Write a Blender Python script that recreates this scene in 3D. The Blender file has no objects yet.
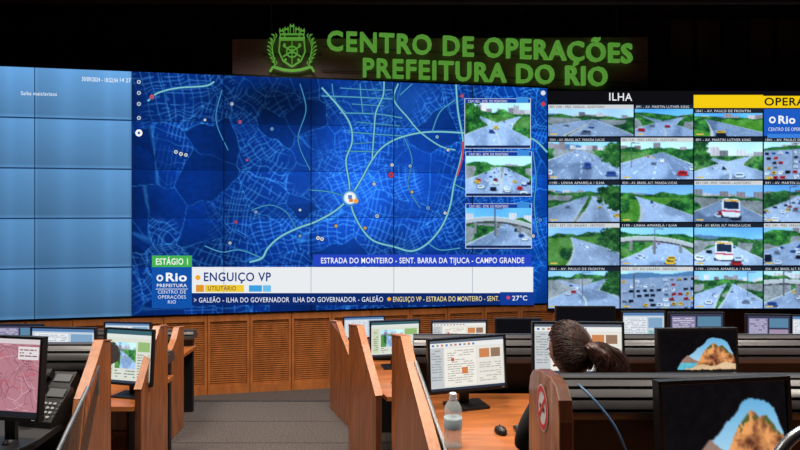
import bpy, math, random
import numpy as np
from mathutils import Vector, Matrix
from mathutils import noise as mn
import bmesh
random.seed(7)
SC=bpy.context.scene
SC.view_settings.view_transform='Standard'
SC.view_settings.look='None'
F=600.0; CZ=2.65
def P(x,y,Y): return Vector(((x-400)/F*Y, Y, CZ-(y-209)/F*Y))
def s2l(c):
    r=[]
    for k in c[:3]:
        k=k/255.0
        r.append(k/12.92 if k<=0.04045 else ((k+0.055)/1.055)**2.4)
    return tuple(r)
# ---------------------------------------------------------------- materials
def pmat(name,rgb,rough=0.6,metal=0.0,var=0.12,scale=8.0,bump=0.0,stretch=(1,1,1),trans=0.0,coat=0.0):
    m=bpy.data.materials.new(name); m.use_nodes=True
    nt=m.node_tree; n=nt.nodes; l=nt.links
    bs=n['Principled BSDF']
    bs.inputs['Roughness'].default_value=rough
    bs.inputs['Metallic'].default_value=metal
    bs.inputs['Transmission Weight'].default_value=trans
    bs.inputs['Coat Weight'].default_value=coat
    tc=n.new('ShaderNodeTexCoord'); mp=n.new('ShaderNodeMapping'); mp.inputs['Scale'].default_value=stretch
    nz=n.new('ShaderNodeTexNoise'); nz.inputs['Scale'].default_value=scale; nz.inputs['Detail'].default_value=6
    cr=n.new('ShaderNodeValToRGB')
    c=s2l(rgb)
    cr.color_ramp.elements[0].position=0.3; cr.color_ramp.elements[1].position=0.7
    cr.color_ramp.elements[0].color=tuple(max(0,k*(1-var)) for k in c)+(1,)
    cr.color_ramp.elements[1].color=tuple(min(1,k*(1+var)) for k in c)+(1,)
    l.new(tc.outputs['Object'],mp.inputs['Vector']); l.new(mp.outputs[0],nz.inputs['Vector'])
    l.new(nz.outputs['Fac'],cr.inputs[0]); l.new(cr.outputs[0],bs.inputs['Base Color'])
    if bump>0:
        bp=n.new('ShaderNodeBump'); bp.inputs['Strength'].default_value=bump; bp.inputs['Distance'].default_value=0.01
        l.new(nz.outputs['Fac'],bp.inputs['Height']); l.new(bp.outputs[0],bs.inputs['Normal'])
    return m
WOOD=pmat('wood_veneer',(152,86,45),0.38,var=0.45,scale=5,stretch=(7,7,0.7),coat=0.25)
WOODD=pmat('wood_edge_dark',(96,52,30),0.4,var=0.3,scale=5,stretch=(6,6,0.7))
WOODL=pmat('wood_edge_light',(166,102,58),0.4,var=0.2,scale=5,stretch=(6,6,0.7))
WOODT=pmat('wood_desktop',(170,99,52),0.3,var=0.25,scale=4,stretch=(0.8,6,6),coat=0.3)
WPAN=pmat('wood_louvre',(190,112,56),0.5,var=0.22,scale=4,stretch=(3,3,1))
BLK=pmat('black_plastic',(20,20,22),0.4)
RUB=pmat('dark_grey_rail',(70,68,70),0.33,var=0.1)
RUBD=pmat('rail_groove',(16,16,18),0.6,var=0.1)
DPAN=pmat('dark_panel',(26,24,26),0.55)
GRY=pmat('grey_plastic',(80,82,86),0.45)
LGR=pmat('light_grey_plastic',(150,150,150),0.45)
MET=pmat('brushed_metal',(170,172,176),0.3,metal=0.9)
CARP=pmat('carpet',(78,70,66),0.95,var=0.6,scale=60,bump=0.6)
CARE=pmat('step_nosing',(48,44,42),0.6)
WALL=pmat('dark_wall_paint',(50,38,40),0.85,var=0.2,scale=2)
WALL2=pmat('dark_wall_slats',(84,66,62),0.8,var=0.2,scale=2)
CEIL=pmat('black_ceiling',(30,23,25),0.9)
SIGNB=pmat('sign_backing',(132,110,106),0.6,var=0.1)
SHIRT=pmat('black_cotton',(20,20,24),0.9,bump=0.2,scale=40)
JEANS=pmat('dark_denim',(30,36,56),0.9,scale=60)
SKIN=pmat('skin',(160,104,78),0.5,var=0.05)
HAIR=pmat('dark_brown_hair',(64,36,28),0.4,var=0.6,scale=30)
LIP=pmat('lips',(150,70,66),0.4)
EYEW=pmat('eye_white',(225,222,215),0.2)
EYED=pmat('iris_dark',(40,24,16),0.15)
FAB=pmat('chair_fabric',(34,36,42),0.9,scale=50,bump=0.2)
RED=pmat('sticker_red',(226,44,40),0.5)
WHT=pmat('sticker_white',(236,230,226),0.5)
CAPM=pmat('bottle_cap_white',(230,232,235),0.4)
LABEL=pmat('bottle_label',(190,205,214),0.4)
CABLE=pmat('blue_cable',(70,110,150),0.5)
def glassmat(name,rgb,alpha,rough=0.08,ior=1.33):
    m=bpy.data.materials.new(name); m.use_nodes=True
    n=m.node_tree.nodes; l=m.node_tree.links; bs=n['Principled BSDF']
    nz=n.new('ShaderNodeTexNoise'); nz.inputs['Scale'].default_value=3
    mx=n.new('ShaderNodeMixRGB'); c=s2l(rgb)
    mx.inputs[1].default_value=c+(1,); mx.inputs[2].default_value=tuple(k*0.85 for k in c)+(1,)
    l.new(nz.outputs['Fac'],mx.inputs[0]); l.new(mx.outputs[0],bs.inputs['Base Color'])
    bs.inputs['Roughness'].default_value=rough; bs.inputs['Alpha'].default_value=alpha
    bs.inputs['IOR'].default_value=ior
    return m
GLASS=glassmat('smoked_glass',(84,72,66),0.6,0.05)
PET=glassmat('clear_pet',(215,222,222),0.36,0.1)
def emat(name,samp):
    m=bpy.data.materials.new(name); m.use_nodes=True
    n=m.node_tree.nodes; l=m.node_tree.links; n.clear()
    o=n.new('ShaderNodeOutputMaterial'); e=n.new('ShaderNodeEmission'); a=n.new('ShaderNodeVertexColor'); a.layer_name='Col'
    l.new(a.outputs['Color'],e.inputs['Color']); l.new(e.outputs[0],o.inputs[0]); e.inputs['Strength'].default_value=1.0
    try: m.cycles.emission_sampling=samp
    except Exception: pass
    return m
ART=emat('display_pixels','NONE'); BASE=emat('display_backlight','AUTO')
def signmat():
    m=bpy.data.materials.new('green_sign_letters'); m.use_nodes=True
    n=m.node_tree.nodes; l=m.node_tree.links; bs=n['Principled BSDF']
    nz=n.new('ShaderNodeTexNoise'); nz.inputs['Scale'].default_value=1.5
    mx=n.new('ShaderNodeMixRGB'); mx.inputs[1].default_value=s2l((84,152,54))+(1,); mx.inputs[2].default_value=s2l((102,170,66))+(1,)
    l.new(nz.outputs['Fac'],mx.inputs[0]); l.new(mx.outputs[0],bs.inputs['Base Color']); l.new(mx.outputs[0],bs.inputs['Emission Color'])
    bs.inputs['Emission Strength'].default_value=0.7
    return m
GREEN=signmat()
# ---------------------------------------------------------------- mesh builder
class B:
    def __init__(s): s.v=[];s.f=[];s.m=[];s.c=[];s.mats=[]
    def mi(s,m):
        if m not in s.mats: s.mats.append(m)
        return s.mats.index(m)
    def face(s,idx,m,col=None): s.f.append(idx); s.m.append(s.mi(m)); s.c.append(col)
    def poly(s,pts,m,col=None):
        k=len(s.v); s.v+= [tuple(p) for p in pts]; s.face(list(range(k,k+len(pts))),m,col)
    def box(s,c,d,m,M=None,taper=1.0):
        k=len(s.v); c=Vector(c)
        for z in (-1,1):
            t=taper if z>0 else 1.0
            for x,y in ((-1,-1),(1,-1),(1,1),(-1,1)):
                p=c+Vector((x*d[0]/2*t,y*d[1]/2*t,z*d[2]/2))
                s.v.append(tuple(M@p if M else p))
        for q in ((0,3,2,1),(4,5,6,7),(0,1,5,4),(1,2,6,5),(2,3,7,6),(3,0,4,7)): s.face([k+i for i in q],m)
    def extr(s,pts,vec,m,side=None):
        k=len(s.v); n=len(pts); vec=Vector(vec)
        s.v+=[tuple(p) for p in pts]+[tuple(Vector(p)+vec) for p in pts]
        s.face(list(range(k,k+n)),m); s.face([k+n+i for i in range(n)][::-1],m)
        for i in range(n):
            j=(i+1)%n; s.face([k+i,k+n+i,k+n+j,k+j],(side[i] if side else m))
    def prism(s,xy,z0,z1,m): s.extr([(x,y,z0) for x,y in xy],(0,0,z1-z0),m)
    def tube(s,path,r,m,n=10):
        path=[Vector(p) for p in path]; k=len(s.v)
        for i,p in enumerate(path):
            t=(path[min(i+1,len(path)-1)]-path[max(i-1,0)]).normalized()
            a=t.orthogonal().normalized() if i==0 else (a-t*a.dot(t)).normalized()
            b=t.cross(a); rr=r[i] if isinstance(r,(list,tuple)) else r
            for j in range(n):
                g=2*math.pi*j/n; s.v.append(tuple(p+a*math.cos(g)*rr+b*math.sin(g)*rr))
        for i in range(len(path)-1):
            for j in range(n):
                q=(j+1)%n; s.face([k+i*n+j,k+i*n+q,k+(i+1)*n+q,k+(i+1)*n+j],m)
        s.face([k+j for j in range(n)][::-1],m); e=k+(len(path)-1)*n; s.face([e+j for j in range(n)],m)
    def lathe(s,c,prof,m,n=24,M=None):
        k=len(s.v); c=Vector(c)
        for r,z in prof:
            for j in range(n):
                g=2*math.pi*j/n; p=Vector((math.cos(g)*r,math.sin(g)*r,z))
                s.v.append(tuple(c+(M@p if M else p)))
        for i in range(len(prof)-1):
            for j in range(n):
                q=(j+1)%n; s.face([k+i*n+j,k+i*n+q,k+(i+1)*n+q,k+(i+1)*n+j],m)
        s.face([k+j for j in range(n)][::-1],m); e=k+(len(prof)-1)*n; s.face([e+j for j in range(n)],m)
    def grid(s,surf,x0,y0,x1,y1,nu,nv,fn,eps,m):
        us=np.linspace(0,1,nu+1); vs=np.linspace(0,1,nv+1); U,V=np.meshgrid(us,vs)
        C=fn(U,V); C=np.clip(C,0,255)/255.0
        C=np.where(C<=0.04045,C/12.92,((C+0.055)/1.055)**2.4).reshape(-1,3).tolist()
        k=len(s.v)
        for v in vs:
            for u in us: s.v.append(tuple(surf(x0+(x1-x0)*u,y0+(y1-y0)*v,eps)))
        w=nu+1; mi=s.mi(m)
        for j in range(nv):
            for i in range(nu):
                q=(j*w+i,j*w+i+1,(j+1)*w+i+1,(j+1)*w+i)
                s.f.append([k+t for t in q]); s.m.append(mi); s.c.append([C[t] for t in q])
    def obj(s,name,parent=None,bevel=0.0,smooth=False,recalc=True):
        me=bpy.data.meshes.new(name); me.from_pydata(s.v,[],s.f)
        for m in s.mats: me.materials.append(m)
        me.polygons.foreach_set('material_index',s.m)
        if any(c is not None for c in s.c):
            at=me.color_attributes.new('Col','FLOAT_COLOR','CORNER'); out=[]
            for f,c in zip(s.f,s.c):
                if c is None: out+= [1,1,1,1]*len(f)
                elif isinstance(c,list):
                    for q in c: out+= [q[0],q[1],q[2],1]
                else:
                    l=s2l(c); out+= [l[0],l[1],l[2],1]*len(f)
            at.data.foreach_set('color',out)
        elif recalc:
            bm=bmesh.new(); bm.from_mesh(me); bmesh.ops.recalc_face_normals(bm,faces=bm.faces); bm.to_mesh(me); bm.free()
        if smooth:
            me.polygons.foreach_set('use_smooth',[True]*len(me.polygons)); me.set_sharp_from_angle(angle=math.radians(35))
        me.update()
        o=bpy.data.objects.new(name,me); SC.collection.objects.link(o)
        if bevel>0:
            b=o.modifiers.new('bevel','BEVEL'); b.width=bevel; b.segments=2; b.limit_method='ANGLE'; b.angle_limit=math.radians(40)
        if parent: o.parent=parent
        return o
# ---------------------------------------------------------------- text
_tc={}
def text_mesh(s,bold=0.0,ext=0.0,sp=1.0):
    key=(s,bold,ext,sp)
    if key in _tc: return _tc[key]
    cu=bpy.data.curves.new('tmp','FONT'); cu.body=s; cu.offset=bold; cu.extrude=ext; cu.resolution_u=3; cu.space_character=sp
    o=bpy.data.objects.new('tmp',cu); SC.collection.objects.link(o)
    dg=bpy.context.evaluated_depsgraph_get(); me=o.evaluated_get(dg).to_mesh()
    vs=[tuple(v.co) for v in me.vertices]; fs=[list(p.vertices) for p in me.polygons]
    o.evaluated_get(dg).to_mesh_clear(); bpy.data.objects.remove(o); bpy.data.curves.remove(cu)
    _tc[key]=(vs,fs); return _tc[key]
CAPH=max(v[1] for v in text_mesh('H')[0])
def a_text(b,surf,s,x0,y0,x1,y1,h,col,eps=0.006,bold=0.0,mat=ART,ext=0.0,zs=1.0,sp=1.08):
    vs,fs=text_mesh(s,bold,ext,sp)
    if not vs: return
    mnx=min(v[0] for v in vs); mx=max(v[0] for v in vs); k=len(b.v)
    for v in vs:
        t=(v[0]-mnx)/(mx-mnx)
        b.v.append(tuple(surf(x0+(x1-x0)*t, y0+(y1-y0)*t-v[1]/CAPH*h, eps+v[2]*zs)))
    for f in fs: b.face([k+i for i in f],mat,col)
def a_rect(b,surf,x0,y0,x1,y1,col,eps=0.004,m=None):
    b.poly([surf(x0,y0,eps),surf(x1,y0,eps),surf(x1,y1,eps),surf(x0,y1,eps)],m or ART,col)
def a_poly(b,surf,pts,col,eps=0.004): b.poly([surf(x,y,eps) for x,y in pts],ART,col)
def a_circ(b,surf,x,y,r,col,eps=0.006,n=14,ry=None,mat=None):
    b.poly([surf(x+r*math.cos(2*math.pi*i/n),y+(ry or r)*math.sin(2*math.pi*i/n),eps) for i in range(n)],mat or ART,col)
def a_line(b,surf,pts,w,col,eps=0.004,mat=None):
    for (x0,y0),(x1,y1) in zip(pts[:-1],pts[1:]):
        d=math.hypot(x1-x0,y1-y0)
        if d<1e-6: continue
        nx,ny=-(y1-y0)/d*w/2,(x1-x0)/d*w/2; ex,ey=(x1-x0)/d*w*0.25,(y1-y0)/d*w*0.25
        b.poly([surf(x0+nx-ex,y0+ny-ey,eps),surf(x1+nx+ex,y1+ny+ey,eps),surf(x1-nx+ex,y1-ny+ey,eps),surf(x0-nx-ex,y0-ny-ey,eps)],mat or ART,col)
def smooth(pts,k=6):
    out=[]; n=len(pts)
    for i in range(n-1):
        p0=pts[max(i-1,0)];p1=pts[i];p2=pts[i+1];p3=pts[min(i+2,n-1)]
        for j in range(k):
            t=j/k
            out.append(tuple(0.5*(2*p1[a]+(p2[a]-p0[a])*t+(2*p0[a]-5*p1[a]+4*p2[a]-p3[a])*t*t+(3*p1[a]-p0[a]-3*p2[a]+p3[a])*t**3) for a in range(len(p1))))
    out.append(pts[-1]); return out
# ---------------------------------------------------------------- raster helpers
def vnoise(U,V,nx,ny,rng):
    g=rng.random((ny+3,nx+3)); x=np.clip(U*nx,0,nx); y=np.clip(V*ny,0,ny); i=np.minimum(x.astype(int),nx); j=np.minimum(y.astype(int),ny)
    fx=x-i; fy=y-j; fx=fx*fx*(3-2*fx); fy=fy*fy*(3-2*fy)
    return g[j,i]*(1-fx)*(1-fy)+g[j,i+1]*fx*(1-fy)+g[j+1,i]*(1-fx)*fy+g[j+1,i+1]*fx*fy
def A3(*c): return np.array(c,dtype=float)
def blur(C,k=1):
    for _ in range(k):
        P_=np.pad(C,((1,1),(1,1),(0,0)),'edge')
        C=(P_[:-2,1:-1]+P_[2:,1:-1]+P_[1:-1,:-2]+P_[1:-1,2:]+3*P_[1:-1,1:-1])/7
    return C
def still(seed,kind='hw'):
    rng=np.random.default_rng(seed)
    R_=rng.random
    def fn(U0,V0):
        tilt=(R_()-0.5)*0.26; U=U0; V=V0+tilt*(U0-0.5)
        def put(C,m,c): return np.where(m[...,None],c,C)
        fb=0.4*vnoise(U,V,10,7,rng)+0.3*vnoise(U,V,26,18,rng)+0.3*vnoise(U,V,70,44,rng)
        gr=rng.random(U.shape)
        lo=vnoise(U,V,4,3,rng)
        hz=0.20+0.20*R_()
        if kind in('wide','traffic','park'): hz=0.16+0.14*R_()
        s0=[A3(190,216,238),A3(116,172,222),A3(150,190,224)][rng.integers(3)]
        C=np.zeros(U.shape+(3,))+s0+(lo[...,None]-0.5)*30+V[...,None]*40
        if R_()<0.5: C=put(C,V>hz-0.05-0.12*vnoise(U,V*0,3,1,rng),A3(92,118,140))
        city=R_()<0.6
        nb=rng.integers(7,15); ht=R_(nb)*(0.26 if city else 0.10); bi=np.clip((U*nb).astype(int),0,nb-1); gt=110+R_(nb)*110; wr=R_(nb)*16
        win=((np.floor(U*nb*5)%2)*(np.floor(V*54)%2)); bc=gt[bi]-win*34
        if city or R_()<0.5: C=put(C,V>hz-ht[bi],np.stack([bc+wr[bi],bc*0.99,bc*0.96],-1))
        tree=A3(18,44,26)+fb[...,None]**1.8*A3(110,160,66)
        if R_()<0.75: C=put(C,V>hz-0.01-0.11*vnoise(U,V*0,7,1,rng)-0.05*fb,tree)
        if kind in('field',): g=A3(84,128,54)+(fb[...,None]-0.5)*70
        elif R_()<0.5: g=A3(138,138,132)+(fb[...,None]-0.5)*90
        else: g=A3(80,114,60)+(fb[...,None]-0.5)*90
        C=put(C,V>hz,g); C=put(C,(V>hz)&(lo>0.55),tree)
        t=np.clip((V-hz)/(1-hz),0,1)
        carcol=[(236,238,242),(26,28,34),(160,38,36),(200,206,212),(52,70,120),(236,236,238),(210,166,60),(110,114,122)]
        rg=140+R_()*44
        def road(C,vx,l,r,bend,n,cars):
            off=bend*t*(1-t); e=0.012
            Lx=vx-e+(l-vx)*t+off; Rx=vx+e+(r-vx)*t+off; w=(U-Lx)/(Rx-Lx+1e-6)
            m=(V>hz)&(w>0)&(w<1)
            rc=A3(rg-6,rg+6,rg+22)+(fb[...,None]-0.5)*40-np.clip((lo[...,None]-0.6)*6,0,1)*34
            C=put(C,(V>hz)&(w>-0.05)&(w<1.05),A3(190,190,184)); C=put(C,m,rc)
            for q in range(1,n): C=put(C,m&(np.abs(w-q/n)<0.008)&(np.sin(26/(t+0.22))>-0.1),rc+50)
            for _ in range(cars):
                tt=0.04+0.9*R_()**1.1; q=(rng.integers(n)+0.35+0.3*R_())/n; vv=hz+tt*(1-hz)
                Lq=vx-e+(l-vx)*tt+bend*tt*(1-tt); Rq=vx+e+(r-vx)*tt+bend*tt*(1-tt); cx=Lq+(Rq-Lq)*q
                sw=(Rq-Lq)/n*0.25; sh=min(0.13,sw*1.6)
                if R_()<0.15: sh*=1.9
                c=A3(*carcol[rng.integers(len(carcol))])
                C=put(C,(((U-cx)/(sw*1.3))**2+((V-vv-sh*0.45)/(sh*0.3))**2)<1,A3(58,60,66))
                C=put(C,(((U-cx)/sw)**4+((V-vv)/(sh*0.6))**4)<1,c)
                C=put(C,(np.abs(U-cx)<sw*0.72)&(np.abs(V-vv+sh*0.12)<sh*0.16),c*0.3+A3(20,26,34))
            return C
        if kind=='hw':
            sp=R_()*0.3; C=road(C,0.35+0.3*R_(),-0.35-sp,0.42-sp,0.5*(R_()-0.3),3,4); C=road(C,0.5+0.2*R_(),0.55-sp,1.3-sp,0.1,3,5)
        elif kind=='wide': C=road(C,0.2+0.6*R_(),-0.6,1.5,(R_()-0.5)*0.8,6,9)
        elif kind=='field': C=road(C,0.15+0.2*R_(),0.3,1.25,0.5*R_(),3,2)
        elif kind=='curve': C=road(C,0.85,-0.2,0.75,-0.5,3,4); C=road(C,0.1,0.55,1.2,0.6,2,2)
        elif kind=='traffic': C=road(C,0.3+0.4*R_(),-0.5,0.5,0.0,4,26); C=road(C,0.6,0.55,1.5,0.0,4,22)
        elif kind=='park':
            C=put(C,V>hz,A3(142,150,162)+(fb[...,None]-0.5)*40)
            for j in range(7):
                for i in range(11):
                    if R_()<0.25: continue
                    vv=hz+0.08+j*0.13; uu=0.04+i*0.095+0.02*(j%2)+0.012*R_(); s_=0.022+0.012*vv
                    c=A3(*carcol[rng.integers(len(carcol))]); C=put(C,(np.abs(U-uu)<s_*1.1)&(np.abs(V-vv-s_*0.9)<s_*0.5),A3(60,62,68)); C=put(C,(np.abs(U-uu)<s_)&(np.abs(V-vv)<s_*1.1),c); C=put(C,(np.abs(U-uu)<s_*0.7)&(np.abs(V-vv+0.005)<s_*0.35),c*0.3)
        elif kind=='bus':
            C=road(C,0.45,-0.25,1.2,0.1,4,6); cx=0.40+0.22*R_()
            C=put(C,(np.abs(U-cx)<0.15)&(np.abs(V-0.86)<0.04),A3(50,52,58))
            C=put(C,(((U-cx)/0.135)**6+((V-0.62)/0.25)**6)<1,A3(230,230,234)); C=put(C,(np.abs(U-cx)<0.11)&(np.abs(V-0.55)<0.10),A3(36,46,62))
            C=put(C,(np.abs(U-cx)<0.11)&(np.abs(V-0.42)<0.02),A3(220,160,50)); C=put(C,(np.abs(U-cx)<0.135)&(np.abs(V-0.71)<0.02),A3(190,50,60)); C=put(C,(np.abs(np.abs(U-cx)-0.10)<0.018)&(np.abs(V-0.79)<0.02),A3(250,250,220))
        if kind=='via':
            C=road(C,0.6,-0.1,1.1,0.3,4,6)
            d=V-0.30-0.22*(U-0.5)**2*2-0.10*(U-0.5)
            C=put(C,np.abs(d)<0.055,A3(178,176,168)); C=put(C,np.abs(d-0.075)<0.022,A3(70,68,66)); C=put(C,np.abs(d+0.05)<0.008,A3(215,214,208))
            for u_ in (0.14,0.46,0.83): C=put(C,(np.abs(U-u_)<0.022)&(d>0.05)&(V<0.72-0.2*abs(u_-0.5)),A3(128,124,118))
        if R_()<0.5:
            sx=0.0 if R_()<0.5 else 1.0; q=((U-sx)/(0.18+0.16*R_()))**2+((V-0.3)/0.42)**2+(fb-0.5)*1.3
            C=put(C,q<0.8,A3(16,40,22)+fb[...,None]**2*A3(110,156,60))
        if R_()<0.5:
            px=0.1+0.8*R_(); C=put(C,(np.abs(U-px)<0.008)&(V>0.03)&(V<0.7),A3(86,88,90)); C=put(C,(np.abs(V-0.04)<0.012)&(U>px)&(U<px+0.12),A3(100,102,102))
        C=blur(C,1)+(gr[...,None]-0.5)*14
        m_=C.mean(-1,keepdims=True); C=m_+(C-m_)*(1.05+0.3*R_())
        C=(C-100)*1.12+106
        return C*(0.92+0.16*R_())*A3(0.90,0.99,1.08)+A3(0,4,12)
    return fn
# ---------------------------------------------------------------- surfaces of the two video walls
NL=Vector((0.19,-1,0)).normalized()
def L(px,py,eps=0.0):
    Y=9.0465/(1-0.19*(px-400)/600); return P(px,py,Y)+NL*eps
def R(px,py,eps=0.0):
    p=P(px,py,9.5); p.y-=eps; return p
def wl(X): return 9.0465+0.19*X
def lpx(X): return 400+600*X/wl(X)
def lpy(X,z): return 209-(z-CZ)*600/wl(X)
# ================================================================ ROOM
b=B(); b.box((0,4.4,-0.05),(17,12.4,0.1),CARP); b.obj('floor')
b=B(); b.box((0,5.9,0.175),(17,2.6,0.35),CARP); b.box((0,7.19,0.335),(17,0.05,0.04),CARE)
for y in (5.3,5.9,6.5): b.box((0,y,0.3505),(17,0.010,0.003),CARE)
b.obj('floor_platform_front')
b=B(); b.box((0,3.525,0.35),(17,2.15,0.7),CARP); b.box((0,4.59,0.685),(17,0.05,0.04),CARE); b.obj('floor_platform_middle')
b=B(); b.box((0,0.325,0.425),(17,4.25,0.85),CARP); b.box((0,2.44,0.835),(17,0.05,0.04),CARE); b.obj('floor_platform_rear')
b=B(); b.box((0,10.7,3.0),(17,0.1,6.1),WALL)
for i in range(36):
    x=-8.2+i*0.47; b.box((x,10.6,3.4),(0.40,0.1,5.2),WALL2 if i%3 else WALL)
b.obj('wall_back',bevel=0.01)
b=B(); b.box((-8.55,4.4,3),(0.1,12.6,6.1),WALL); b.obj('wall_left')
b=B(); b.box((8.55,4.4,3),(0.1,12.6,6.1),WALL); b.obj('wall_right')
b=B(); b.box((0,-1.85,3),(17,0.1,6.1),WALL); b.obj('wall_rear')
b=B(); b.box((0,4.4,6.1),(17,12.6,0.1),CEIL)
for y in (3.0,5.2,7.4,9.4): b.box((0,y,5.98),(17,0.14,0.16),CEIL)
for x in (-5,-1.5,2,5.5): b.box((x,4.4,5.94),(0.1,12.2,0.08),CEIL)
b.obj('ceiling')
b=B(); b.tube([(-8.4,8.2,5.75),(8.4,8.2,5.75)],0.09,CEIL); b.tube([(-8.4,8.8,5.7),(8.4,8.8,5.7)],0.05,WALL)
for x in (-7,-3.5,0,3.5,7): b.tube([(x,8.2,5.75),(x,8.2,6.05)],0.015,CEIL,6)
b.obj('ceiling_duct',smooth=True)

# wood louvre wall under the video wall
b=B()
WN=Vector((0.19,-1,0)).normalized(); WT=Vector((1,0.19,0)).normalized()
Mw=Matrix(((WT.x,-WN.x,0,0),(WT.y,-WN.y,0,9.0465),(0,0,1,0),(0,0,0,1)))
b.box((-0.6,0.13,0.57),(15.2,0.1,1.14),WOODD,Mw)
pw=0.59; s=-8.1
while s<6.6:
    b.box((s+0.022,0.06,0.57),(0.036,0.06,1.14),WPAN,Mw); b.box((s+pw-0.022,0.06,0.57),(0.036,0.06,1.14),WPAN,Mw)
    b.box((s+pw/2,0.06,1.09),(pw-0.08,0.06,0.1),WPAN,Mw); b.box((s+pw/2,0.06,0.06),(pw-0.08,0.06,0.12),WPAN,Mw)
    for i in range(30):
        z=0.135+i*0.0305
        b.box((s+pw/2,0.065,z),(pw-0.08,0.034,0.020),WPAN,Mw)
    s+=pw
b.obj('wall_front_louvre')

# ================================================================ LEFT VIDEO WALL
ZT,ZB=4.56,1.165
bz=B()
def W(X,z,eps): return Vector((X,wl(X),z))+NL*eps
bz.extr([W(-8.1,ZB-0.03,-0.02),W(2.35,ZB-0.03,-0.02),W(2.35,ZT+0.03,-0.02),W(-8.1,ZT+0.03,-0.02)],-NL*0.16,BLK)
vw=bz.obj('video_wall')
a=B()
PS=1.2317/1.018
seam=[2.325-PS*i for i in range(0,9)]
XB=seam[5]
mapL=lpx(XB)
rng=np.random.default_rng(3)
def mapcol(U,V):
    x=mapL+(547-mapL)*U; y=78+(235)*V
    n=vnoise(U,V,7,4,rng); n2=vnoise(U,V,16,9,rng); n3=vnoise(U,V,40,24,rng); n4=vnoise(U,V,120,70,rng)
    base=A3(8,50,138)+0*U[...,None]
    C=base*(0.82+0.34*n[...,None])*(0.93+0.14*n4[...,None])
    N=90; sx=rng.random(N)*430+mapL-8; sy=rng.random(N)*245+74; ang=rng.random(N)*1.57; sp=2.9+rng.random(N)*2.0; dens=rng.random(N)
    wx=x+7*(n2-0.5); wy=y+7*(n3-0.5)
    D=np.stack([(wx-sx[i])**2+(wy-sy[i])**2 for i in range(N)],0); o=np.argsort(D,axis=0)
    i0=o[0]; d1=np.sqrt(np.take_along_axis(D,o[:1],0)[0]); d2=np.sqrt(np.take_along_axis(D,o[1:2],0)[0])
    ca,sa=np.cos(ang[i0]),np.sin(ang[i0]); u=(wx*ca+wy*sa)/sp[i0]; v=(-wx*sa+wy*ca)/(sp[i0]*2.1)
    fu=np.abs(u-np.round(u))*sp[i0]; fv=np.abs(v-np.round(v))*sp[i0]*2.1
    cell=(np.sin(np.floor(u+0.5)*12.9+np.floor(v+0.5)*78.2)*43758.5)%1
    st=np.clip(0.95-fu,0,1)*(cell>0.3)+np.clip(0.95-fv,0,1)*0.9
    st=np.clip(st,0,1)*(dens[i0]>0.16)*np.clip((n2-0.18)*3,0,1)
    ed=np.clip(1.1-(d2-d1)*1.0,0,1)
    C=C+st[...,None]*A3(40,70,74)+ed[...,None]*A3(26,54,56)
    dk=(dens[i0]<0.16)&(n>0.35); C=C*(1-0.16*dk[...,None])
    g=np.exp(-(((x-350)/84)**2+((y-190)/62)**2))[...,None]; C=C+g*A3(22,50,100)
    g=np.exp(-(((x-385)/42)**2+((y-98)/26)**2))[...,None]; C=C+g*A3(18,36,48)
    d=np.exp(-(((x-262)/42)**2+((y-100)/24)**2))[...,None]; C=C*(1-0.6*d)
    r=np.clip((x-430)/117,0,1)[...,None]; C=C*(1+0.22*r)+r*A3(0,14,20)
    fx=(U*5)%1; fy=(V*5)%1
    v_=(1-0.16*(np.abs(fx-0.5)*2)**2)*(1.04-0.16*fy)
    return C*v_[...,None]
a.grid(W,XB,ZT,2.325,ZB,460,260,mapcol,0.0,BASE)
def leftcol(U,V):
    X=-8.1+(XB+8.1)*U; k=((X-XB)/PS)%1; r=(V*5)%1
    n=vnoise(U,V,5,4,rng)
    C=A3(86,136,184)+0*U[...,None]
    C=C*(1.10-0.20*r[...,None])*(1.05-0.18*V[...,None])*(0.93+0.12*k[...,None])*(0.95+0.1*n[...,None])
    st=np.exp(-((k-0.32)/0.10)**2)*0.07+np.exp(-((k-0.75)/0.05)**2)*0.05  # vertical streaks: reflections painted into the blank panels' colour
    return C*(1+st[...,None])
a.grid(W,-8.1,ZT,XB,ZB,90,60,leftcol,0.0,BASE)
a.obj('screen_surface',vw)
a=B()
teal=(126,196,206); teal2=(84,160,194)
roads=[([(350,198),(335,211),(315,222),(298,228),(280,237),(268,248),(262,258),(250,262)],2.1),
([(350,198),(353,212),(362,229),(374,241),(395,247),(412,251),(428,243),(442,226),(450,206),(454,184),(460,162),(463,142),(458,112),(456,85)],1.9),
([(350,198),(349,182),(346,160),(352,142),(350,124),(338,106),(322,88)],1.8),
([(350,198),(362,178),(372,160),(384,146),(402,137),(428,132),(463,133),(500,138),(530,138),(547,152)],1.9),
([(384,82),(383,96),(376,112),(374,132),(372,160)],1.5),([(398,84),(394,100),(408,118),(420,132),(440,146),(455,150)],1.5),
([(148,101),(158,93),(178,88),(205,86),(214,82)],1.8),([(350,198),(330,192),(310,190)],1.0),
([(322,96),(352,97),(392,99)],1.3),([(340,113),(376,114),(402,118)],1.3),([(348,132),(374,134),(402,136)],1.2),([(345,151),(378,152)],1.1),
([(360,84),(361,97),(363,114)],1.0),([(412,84),(400,95)],1.0),([(432,132),(440,112),(455,100)],1.0),([(262,258),(240,250),(222,252),(205,246)],1.0),
([(428,243),(440,250),(460,248)],1.0),([(533,152),(536,180),(534,205),(538,235)],1.0),([(454,184),(466,190)],1.0),
([(296,228),(286,212),(270,205),(252,210)],0.7),([(404,137),(412,160),(408,186),(420,208)],0.7),([(222,90),(216,120),(228,150)],0.6),([(300,84),(306,110),(298,140),(310,170)],0.6),
([(332,84),(335,100),(345,112)],0.8),([(340,88),(372,90),(392,90)],0.8),([(352,104),(384,106)],0.8),([(356,122),(400,126)],0.8),([(376,142),(352,144)],0.8)]
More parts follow.
